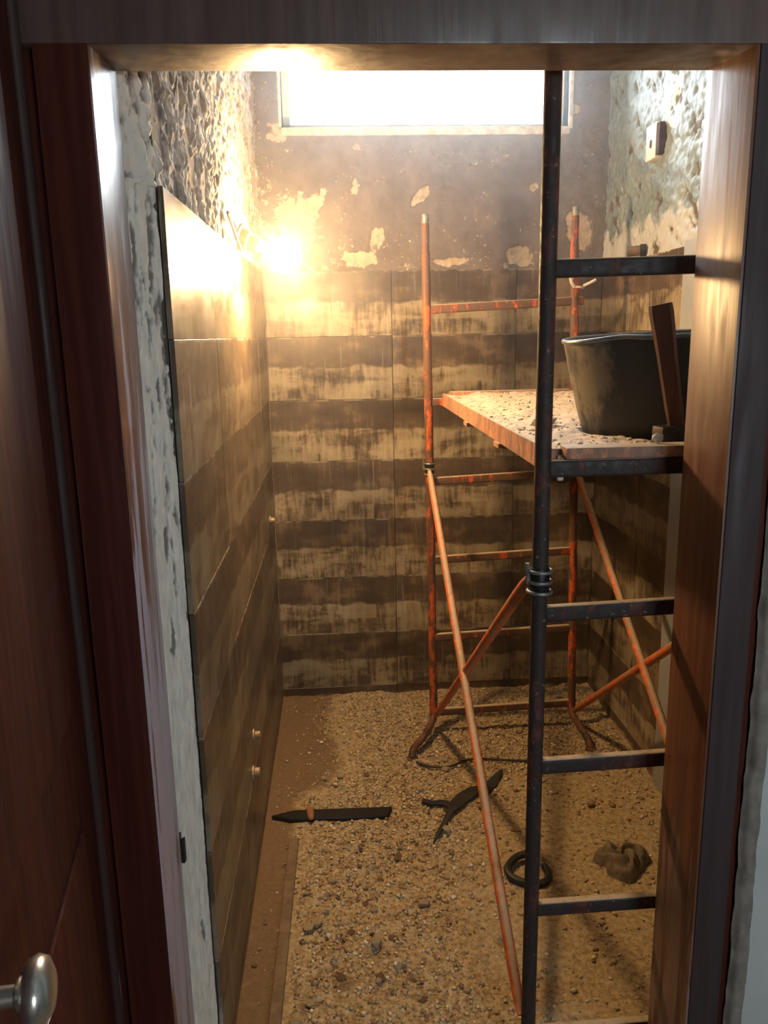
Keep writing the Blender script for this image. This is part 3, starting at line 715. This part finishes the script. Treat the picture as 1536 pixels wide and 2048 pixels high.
# braces: round tube with flattened ends
def brace(p, q, mat, r=0.0125):
    p, q = Vector(p), Vector(q); d = (q - p)
    pts = [p + d * t for t in (0, 0.02, 0.05, 0.3, 0.6, 0.95, 0.98, 1)]
    sp('brace', MB().tube(pts, [r * 0.6, r * 0.9, r, r, r, r, r * 0.9, r * 0.6], 12), mat)
dx = 0.027
brace((XB0 - 0.014, YS1 - dx, 1.062), (0.347, YS0 + dx - 0.02, 0.135), M_or_brace)
brace((0.347, YS0 + dx - 0.01, 1.10), (XB0 + 0.004, YS1 - dx, 0.092), M_or_brace)
brace((XS1 - 0.014, YS1 - dx, 1.06), (XS1 - 0.016, YS0 + dx, 0.13), M_or_brace)
brace((XS1 - 0.016, YS0 + dx, 1.10), (XS1 + 0.012, YS1 - dx, 0.090), M_or_brace)
# spring couplers that hold the braces
for x, y, z, r in ((0.3625, YS0, 1.10, 0.0215), (XB0 - 0.010, YS1, 1.068, 0.020), (XS1, YS0, 1.10, 0.0215), (XS1 - 0.014, YS1, 1.068, 0.020)):
    c_ = sp('coupler', MB().lathe([(0, r - 0.004), (0.002, r - 0.003), (0.050, r - 0.003), (0.052, r - 0.004)], (x, y, z - 0.026), (0, 0, 1), 20), M_iron)
    for k in (-0.020, 0.0, 0.020):
        sp('ring', MB().ring((x, y, z + k), (0.03, 0.0, 1), r, 0.0036, 26, 8), M_spring, c_)
    m = MB().tube([(x - r - 0.001, y - 0.004, z - 0.004), (x - r - 0.003, y - 0.004, z + 0.036)], 0.0042, 8); sp('pin', m, M_spring, c_)

# ================================================================== PLATFORM AND WHAT LIES ON IT
PX0, PX1, PY0, PY1 = 0.378, 0.862, 1.43, 2.874
pl = thing('platform', ((PX0 + PX1) / 2, 2.15, 1.297), 'dusty orange steel platform tray hooked onto the scaffold rungs', 'platform')
sp('deck', MB().box((PX0, PY0, 1.318), (PX1, PY1, 1.324)), M_plat, pl)
for x0, x1 in ((PX0 - 0.006, PX0), (PX1, PX1 + 0.006)):
    m = MB().box((x0, PY0 - 0.006, 1.299), (x1, PY1 + 0.004, 1.3435)); m.bevel(0.0015, 1); sp('side_rim', m, M_plat, pl)
for y0_, y1_, ya, yb in ((PY0 - 0.006, PY0, 1.388, 1.436), (PY1, PY1 + 0.006, 2.868, 2.914)):
    m = MB().box((PX0, y0_, 1.299), (PX1, y1_, 1.3435)); sp('end_rim', m, M_plat, pl)
    m = MB().box((PX0 + 0.024, ya, 1.3285), (PX1 - 0.024, yb, 1.349)); m.bevel(0.003, 2); sp('hook_flange', m, M_plat, pl)
m = MB().box((PX0 + 0.016, 1.4165, 1.285), (PX0 + 0.028, 1.4235, 1.332)); m.bevel(0.002, 1); tag(sp('hook', m, M_sill, pl), 'pale bent hook end at the near corner')
for t in (0.62, 0.30):
    yy = PY0 + (PY1 - PY0) * t
    m = MB().box((PX0 - 0.010, yy - 0.03, 1.288), (PX0 + 0.03, yy + 0.03, 1.299)); sp('stiffener', m, M_plat, pl)
# plaster dust heaped on the deck
nu, nv = 90, 240
uu = np.linspace(PX0 + 0.002, PX1 - 0.002, nu); vv = np.linspace(PY0 + 0.002, PY1 - 0.002, nv); U2, V2 = np.meshgrid(uu, vv, indexing='ij')
hz = 1.326 + 0.013 * fbm(U2 * 16, V2 * 16, 121, 4) + 0.006 * fbm(U2 * 60, V2 * 60, 124, 3) + 0.008 * ss(1.9, 2.2, V2) * ss(0.43, 0.5, U2)
hz = np.where((U2 - 0.735) ** 2 + ((V2 - 1.745) / 0.9) ** 2 < 0.196 ** 2, 1.3245, hz)
o = mesh_obj('plaster_dust', grid_mesh('plaster_dust', np.stack([U2, V2, hz], -1), None, hz * 0 + 0.5), M_dust)
tag(o, 'whitish plaster dust and crumbs spread over the platform deck', 'dust', kind='stuff')
n = 900
cp = np.stack([rng.uniform(PX0 + 0.01, PX1 - 0.01, n), rng.uniform(PY0 + 0.01, PY1 - 0.02, n)], 1)
cp = cp[((cp[:, 0] - 0.735) ** 2 + ((cp[:, 1] - 1.745) / 0.9) ** 2 > 0.205 ** 2)]; n = len(cp)
ci = np.clip(((cp[:, 0] - uu[0]) / (uu[1] - uu[0])).astype(int), 0, nu - 1); cj = np.clip(((cp[:, 1] - vv[0]) / (vv[1] - vv[0])).astype(int), 0, nv - 1)
crumbs('plaster_crumbs', np.column_stack([cp, hz[ci, cj] + 0.001]), 0.002 + 0.006 * rng.random(n) ** 3, np.array([(0.58, 0.5, 0.42)]) * rng.uniform(0.6, 1.25, (n, 1)), M_rubble, 'loose plaster crumbs lying on the dusty platform', 'rubble')
for k, (x, y, s_, lab) in enumerate(((0.475, 1.83, 0.026, 'larger whitish plaster lump beside the black tub on the platform'), (0.50, 1.93, 0.018, 'smaller brownish plaster lump just behind the larger one beside the tub'))):
    o = link(bpy.data.objects.new('plaster_lump', lump_mesh(60 + k, M_dust if k == 0 else M_brick))); o.location = (x, y, 1.334); o.scale = (s_ * 1.3, s_, s_)
    tag(o, lab, 'lump')
o = link(bpy.data.objects.new('pebble', lump_mesh(66, M_sill, 0.95))); o.location = (0.578, 1.422, 1.3485); o.scale = (0.012, 0.009, 0.010)
tag(o, 'cream pebble sitting on the front lip of the platform before the tub', 'pebble')

# rubber tub with a buckled rim
tub = thing('rubber_tub', (0.735, 1.745, 1.3245), 'black rubber builder\'s tub with buckled pale rim on the platform', 'tub')
N = 72
def tub_ring(zf, r, inset=0.0):
    out = []
    for k in range(N):
        a = 2 * math.pi * k / N
        dent = math.exp(-((((a - R_(222) + math.pi) % (2 * math.pi)) - math.pi) / 0.20) ** 2)
        lob = math.exp(-((((a - R_(185) + math.pi) % (2 * math.pi)) - math.pi) / 0.45) ** 2)
        rr = (r - inset) * (1 - 0.07 * dent * zf ** 2 + 0.02 * lob * zf)
        zz = 1.326 + 0.2165 * zf + (0.010 * math.cos(a) - 0.005 * lob + 0.004 * dent) * zf
        out.append((0.735 + rr * math.cos(a), 1.745 + rr * math.sin(a) * 0.90, zz))
    return out
prof = [(0.0, 0.180), (0.02, 0.190), (0.25, 0.203), (0.6, 0.219), (1.0, 0.235)]
m = MB(); rings = []
for zf, r in prof: rings.append([m.bm.verts.new(p) for p in tub_ring(zf, r)])
for zf, r in prof[::-1][:-1]: rings.append([m.bm.verts.new(p) for p in tub_ring(max(zf, 0.03), r, 0.006)])
for a, b in zip(rings[:-1], rings[1:]):
    for k in range(N): m.bm.faces.new((a[k], a[(k + 1) % N], b[(k + 1) % N], b[k]))
m.bm.faces.new(rings[0][::-1]); m.bm.faces.new(rings[-1])
sp('body', m, M_tub, tub, 60)
m = MB(); pts = [Vector(p) for p in tub_ring(1.0, 0.2345)]
rr_ = []
for k in range(N):
    t = (pts[(k + 1) % N] - pts[k - 1]).normalized(); e = t.cross(Vector((0, 0, 1)))
    rr_.append([m.bm.verts.new(pts[k] + (Vector((0, 0, 1)) * math.cos(j * math.pi / 4) + e * math.sin(j * math.pi / 4)) * 0.0052) for j in range(8)])
for k in range(N):
    for j in range(8): m.bm.faces.new((rr_[k][j], rr_[k][(j + 1) % 8], rr_[(k + 1) % N][(j + 1) % 8], rr_[(k + 1) % N][j]))
sp('rim', m, M_tubrim, tub, 60)
for a in (R_(20),):
    c = Vector((0.735 + 0.233 * math.cos(a), 1.745 + 0.210 * math.sin(a), 1.548)); t_ = Vector((-math.sin(a), math.cos(a), 0)); ou = Vector((math.cos(a), math.sin(a), 0))
    sp('handle', MB().tube(smoothpts([c - t_ * 0.06, c - t_ * 0.05 + ou * 0.012 + Vector((0, 0, 0.012)), c + ou * 0.02 + Vector((0, 0, 0.018)), c + t_ * 0.05 + ou * 0.012 + Vector((0, 0, 0.012)), c + t_ * 0.06]), 0.006, 8), M_tub, tub)

# club hammer standing on its head against the tub
hm = thing('club_hammer', (0.652, 1.487, 1.337), 'wooden-handled club hammer standing head down against the black tub', 'hammer')
m = MB(); a = Vector((0.640, 1.487, 1.372)); b = Vector((0.599, 1.494, 1.597)); d = (b - a).normalized(); X = Vector((0.93, -0.36, 0)); X = (X - d * X.dot(d)).normalized(); Y = d.cross(X)
prev = None
for t, w_, h_ in ((0, 0.030, 0.026), (0.15, 0.033, 0.027), (0.6, 0.037, 0.029), (0.93, 0.044, 0.031), (1.0, 0.042, 0.029)):
    c = a + (b - a) * t
    ring = [m.bm.verts.new(c + X * sx * w_ / 2 + Y * sy * h_ / 2) for sx, sy in ((-0.72, -1), (0.72, -1), (1, -0.6), (1, 0.6), (0.72, 1), (-0.72, 1), (-1, 0.6), (-1, -0.6))]
    if prev:
        for k in range(8): m.bm.faces.new((prev[k], prev[(k + 1) % 8], ring[(k + 1) % 8], ring[k]))
    else: m.bm.faces.new(ring[::-1])
    prev = ring
m.bm.faces.new(prev)
sp('hammer_handle', m, M_handle, hm, 30)
m = MB().bar((0.600, 1.480, 1.3555), (0.693, 1.494, 1.3555), 0.040, 0.036); m.bevel(0.006, 2); sp('hammer_head', m, M_steel, hm)

# ================================================================== WALL FITTINGS
BC = Vector((-0.143, 2.45, 1.785)); BA = Vector((-0.276, 2.465, 1.836)); bd = (BC - BA).normalized()
lamp = thing('wall_lamp', BA, 'bare glowing bulb in a brown holder on the left wall', 'lamp')
sp('bulb', MB().lathe([(-0.062, 0.014), (-0.052, 0.018), (-0.040, 0.034), (-0.024, 0.047), (-0.005, 0.0525), (0.012, 0.051), (0.030, 0.042), (0.044, 0.026), (0.051, 0.008)], BC, bd, 32), M_bulb, lamp, 60)
so = sp('lamp_holder', MB().lathe([(-0.002, 0.042), (0.004, 0.043), (0.008, 0.034), (0.030, 0.031), (0.034, 0.024), (0.062, 0.022), (0.066, 0.018), (0.088, 0.0165)], BA, bd, 24), M_socket, lamp)
sp('flex', MB().tube(smoothpts([(-0.270, 2.20, 1.868), (-0.268, 2.27, 1.842), (-0.265, 2.34, 1.815), (-0.262, 2.40, 1.795), (-0.268, 2.43, 1.805)], 5), 0.0045, 8), M_wire, lamp)

sw = thing('junction_box', (XR, 2.74, 2.10), 'cream wall box with open dark side on the blue grey wall', 'box')
m = MB().box((XR - 0.022, 2.725, 2.098), (XR + 0.012, 2.81, 2.207)); m.bevel(0.003, 2); sp('box_body', m, M_plastic, sw)
m = MB().box((XR - 0.020, 2.700, 2.105), (XR + 0.012, 2.726, 2.20)); sp('box_opening', m, M_hole, sw)
m = MB().box((XR - 0.0235, 2.757, 2.135), (XR - 0.021, 2.772, 2.158)); sp('screw_slot', m, M_hole, sw)
pp = thing('pipe_stub', (XR, 2.83, 1.815), 'dark capped pipe stub poking from the right wall above the tiles', 'pipe')
sp('pipe', MB().tube([(XR + 0.012, 2.83, 1.822), (XR - 0.055, 2.85, 1.818)], 0.017, 14), M_batten, pp)
sp('cap', MB().lathe([(0, 0.019), (0.002, 0.0215), (0.020, 0.0215), (0.022, 0.017)], (XR - 0.015, 2.838, 1.8205), (1, -0.3, 0), 16), M_steel, pp)
for (y, z, r, lab) in ((2.18, 0.408, 0.012, 'upper of the two brass pipe outlets low on the left tiled wall'), (2.125, 0.318, 0.015, 'lower of the two brass pipe outlets low on the left tiled wall'), (3.05, 0.858, 0.011, 'single brass pipe outlet on the left wall next to the far corner')):
    t_ = thing('pipe_outlet', (XL, y, z), lab, 'pipe')
    sp('collar', MB().lathe([(-0.006, r + 0.007), (0.004, r + 0.006), (0.007, r + 0.001)], (XL - 0.001, y, z), (1, 0, 0), 16), M_brass, t_)
    m = MB(); m.lathe([(0, r), (0.020, r), (0.021, r * 0.7), (0.012, r * 0.65)], (XL, y, z), (1, -0.05, 0.02), 16); sp('spout', m, M_brass, t_)
for zz in (0.0,):
    m = MB().box((-0.3305, 1.352, 0.585), (-0.3225, 1.372, 0.642)); m.box((-0.326, 1.364, 0.575), (-0.3175, 1.379, 0.625)); m.bevel(0.002, 1)
    tag(based(m.build('latch_keep', M_steel)), 'small dark metal latch keep on the white plaster strip', 'latch')

# cord tied around the far right post
cd = MB(); c = Vector((XS1 - 0.022, YS1, 1.706))
cd.ring(c, (0.1, -0.1, 1), 0.0195, 0.0042, 20, 7)
cd.tube(smoothpts([c + Vector((0.016, -0.016, 0.003)), c + Vector((0.035, -0.028, 0.012)), c + Vector((0.055, -0.03, 0.022))]), 0.005, 7)
cd.tube(smoothpts([c + Vector((-0.016, -0.016, 0.0)), c + Vector((-0.030, -0.024, 0.016)), c + Vector((-0.036, -0.028, 0.040))]), 0.006, 7)
tag(cd.build('cord', M_cord), 'white cord knotted around the far right scaffold post', 'cord')

# ================================================================== THINGS ON THE FLOOR
z0 = 0.006
m = MB(); t = [(-0.262, 2.372), (-0.20, 2.346), (0.118, 2.338), (0.138, 2.390), (-0.19, 2.398)]
zb = 0.001
m.add([(x, y, zb) for x, y in t] + [(x, y, zb + 0.016) for x, y in t], [(4, 3, 2, 1, 0), (5, 6, 7, 8, 9)] + [(i, (i + 1) % 5, 5 + (i + 1) % 5, 5 + i) for i in range(5)])
m.bevel(0.002, 1)
tag(based(m.build('iron_bar', M_iron)), 'flat black pointed iron bar lying across the floor near the left wall', 'bar')
m = MB(); m.lathe([(0, 0.004), (0.006, 0.011), (0.03, 0.013), (0.05, 0.010), (0.058, 0.003)], (-0.137, 2.392, 0.026), (0.12, -1, -0.12), 10)
tag(based(m.build('brick_splinter', M_brick)), 'rust red brick splinter lying across the black iron bar', 'splinter')
m = MB()
bt = [(-0.197, 2.25), (-0.166, 2.25), (-0.178, 1.40), (-0.206, 1.40)]
m.prism([(x, y, 0.0) for x, y in bt[::-1]] + [(x, y, 0.014) for x, y in bt[::-1]]); m.bevel(0.002, 1)
tag(based(m.build('batten', M_batten)), 'thin dirty wooden batten half buried along the left tiled wall', 'batten')

# flat black forked strip laid on the floor
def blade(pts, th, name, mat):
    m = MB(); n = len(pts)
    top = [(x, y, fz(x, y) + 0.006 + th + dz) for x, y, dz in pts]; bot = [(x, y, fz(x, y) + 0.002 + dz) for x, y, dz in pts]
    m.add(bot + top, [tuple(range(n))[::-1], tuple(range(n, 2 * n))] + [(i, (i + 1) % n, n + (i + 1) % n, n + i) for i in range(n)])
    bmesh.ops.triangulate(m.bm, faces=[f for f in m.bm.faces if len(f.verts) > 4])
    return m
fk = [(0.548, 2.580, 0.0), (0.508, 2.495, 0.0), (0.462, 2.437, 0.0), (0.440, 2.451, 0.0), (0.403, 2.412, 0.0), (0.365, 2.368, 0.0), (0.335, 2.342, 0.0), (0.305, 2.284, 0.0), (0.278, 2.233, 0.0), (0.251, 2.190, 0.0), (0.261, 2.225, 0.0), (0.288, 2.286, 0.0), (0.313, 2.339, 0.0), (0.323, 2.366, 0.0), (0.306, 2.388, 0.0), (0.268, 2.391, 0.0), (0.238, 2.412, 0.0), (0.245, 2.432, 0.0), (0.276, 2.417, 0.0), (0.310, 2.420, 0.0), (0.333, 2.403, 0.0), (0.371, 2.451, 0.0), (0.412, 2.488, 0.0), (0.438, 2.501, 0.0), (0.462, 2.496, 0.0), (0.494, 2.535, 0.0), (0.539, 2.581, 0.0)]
tag(based(blade(fk, 0.004, 'forked_strip', M_rubber).build('forked_strip', M_rubber, smooth=None)), 'black forked flat strip lying on the floor left of the near post', 'strip')
m = MB().tube(smoothpts([(x, y, fz(x, y) + 0.005) for x, y in ((0.245, 2.668), (0.30, 2.630), (0.365, 2.626), (0.42, 2.66), (0.482, 2.672), (0.56, 2.655), (0.66, 2.640), (0.76, 2.66))], 6), 0.0045, 8)  # thin black tube along a dark line on the floor
tag(based(m.build('floor_strand', M_wire)), 'thin black cable lying across the floor between the scaffold feet', 'strand')
cr = Vector((0.512, 2.035, 0.016))
m = MB().ring(cr, (0.05, -0.1, 1), 0.058, 0.011, 30, 8, 20, 330, 0.08)
tag(based(m.build('rubber_ring', M_rubber)), 'broken black rubber ring lying behind the near scaffold post', 'ring')
# crumpled rag
nu2 = 34; a = np.linspace(0, 2 * np.pi, nu2); r_ = np.linspace(0, 1, 16); A, RR = np.meshgrid(a, r_, indexing='ij')
rx = 0.078 * RR * (1 + 0.20 * np.sin(3 * A + 0.6) + 0.08 * np.sin(7 * A)); xx = 0.800 + rx * np.cos(A); yy = 2.055 + 0.92 * rx * np.sin(A)
hh = 0.036 * (1 - RR ** 2) * (0.3 + 1.2 * fbm(xx * 30, yy * 30, 141, 3)) + 0.055 * np.abs(np.sin(2 * A + 6 * RR)) * RR * (1 - RR) * 2 + 0.004
hh[:, -1] = -0.002
m_ = grid_mesh('rag', np.stack([xx, yy, hh], -1), None, RR)
o = mesh_obj('rag', m_, M_rag); tag(based(o), 'crumpled dirty grey rag on the floor at right behind the lowest rung', 'rag')
o = link(bpy.data.objects.new('brick_chip', lump_mesh(90, M_brick))); o.location = (0.435, 2.37, fz(0.435, 2.37) - 0.002); o.scale = (0.018, 0.012, 0.011); tag(o, 'reddish brick chip on the sandy floor beside the forked strip', 'chip')
o = link(bpy.data.objects.new('stone', lump_mesh(91, M_chunk))); o.location = (0.80, 2.36, fz(0.80, 2.36) - 0.003); o.scale = (0.019, 0.016, 0.016); tag(o, 'single pale stone on the sandy floor well behind the rag', 'stone')
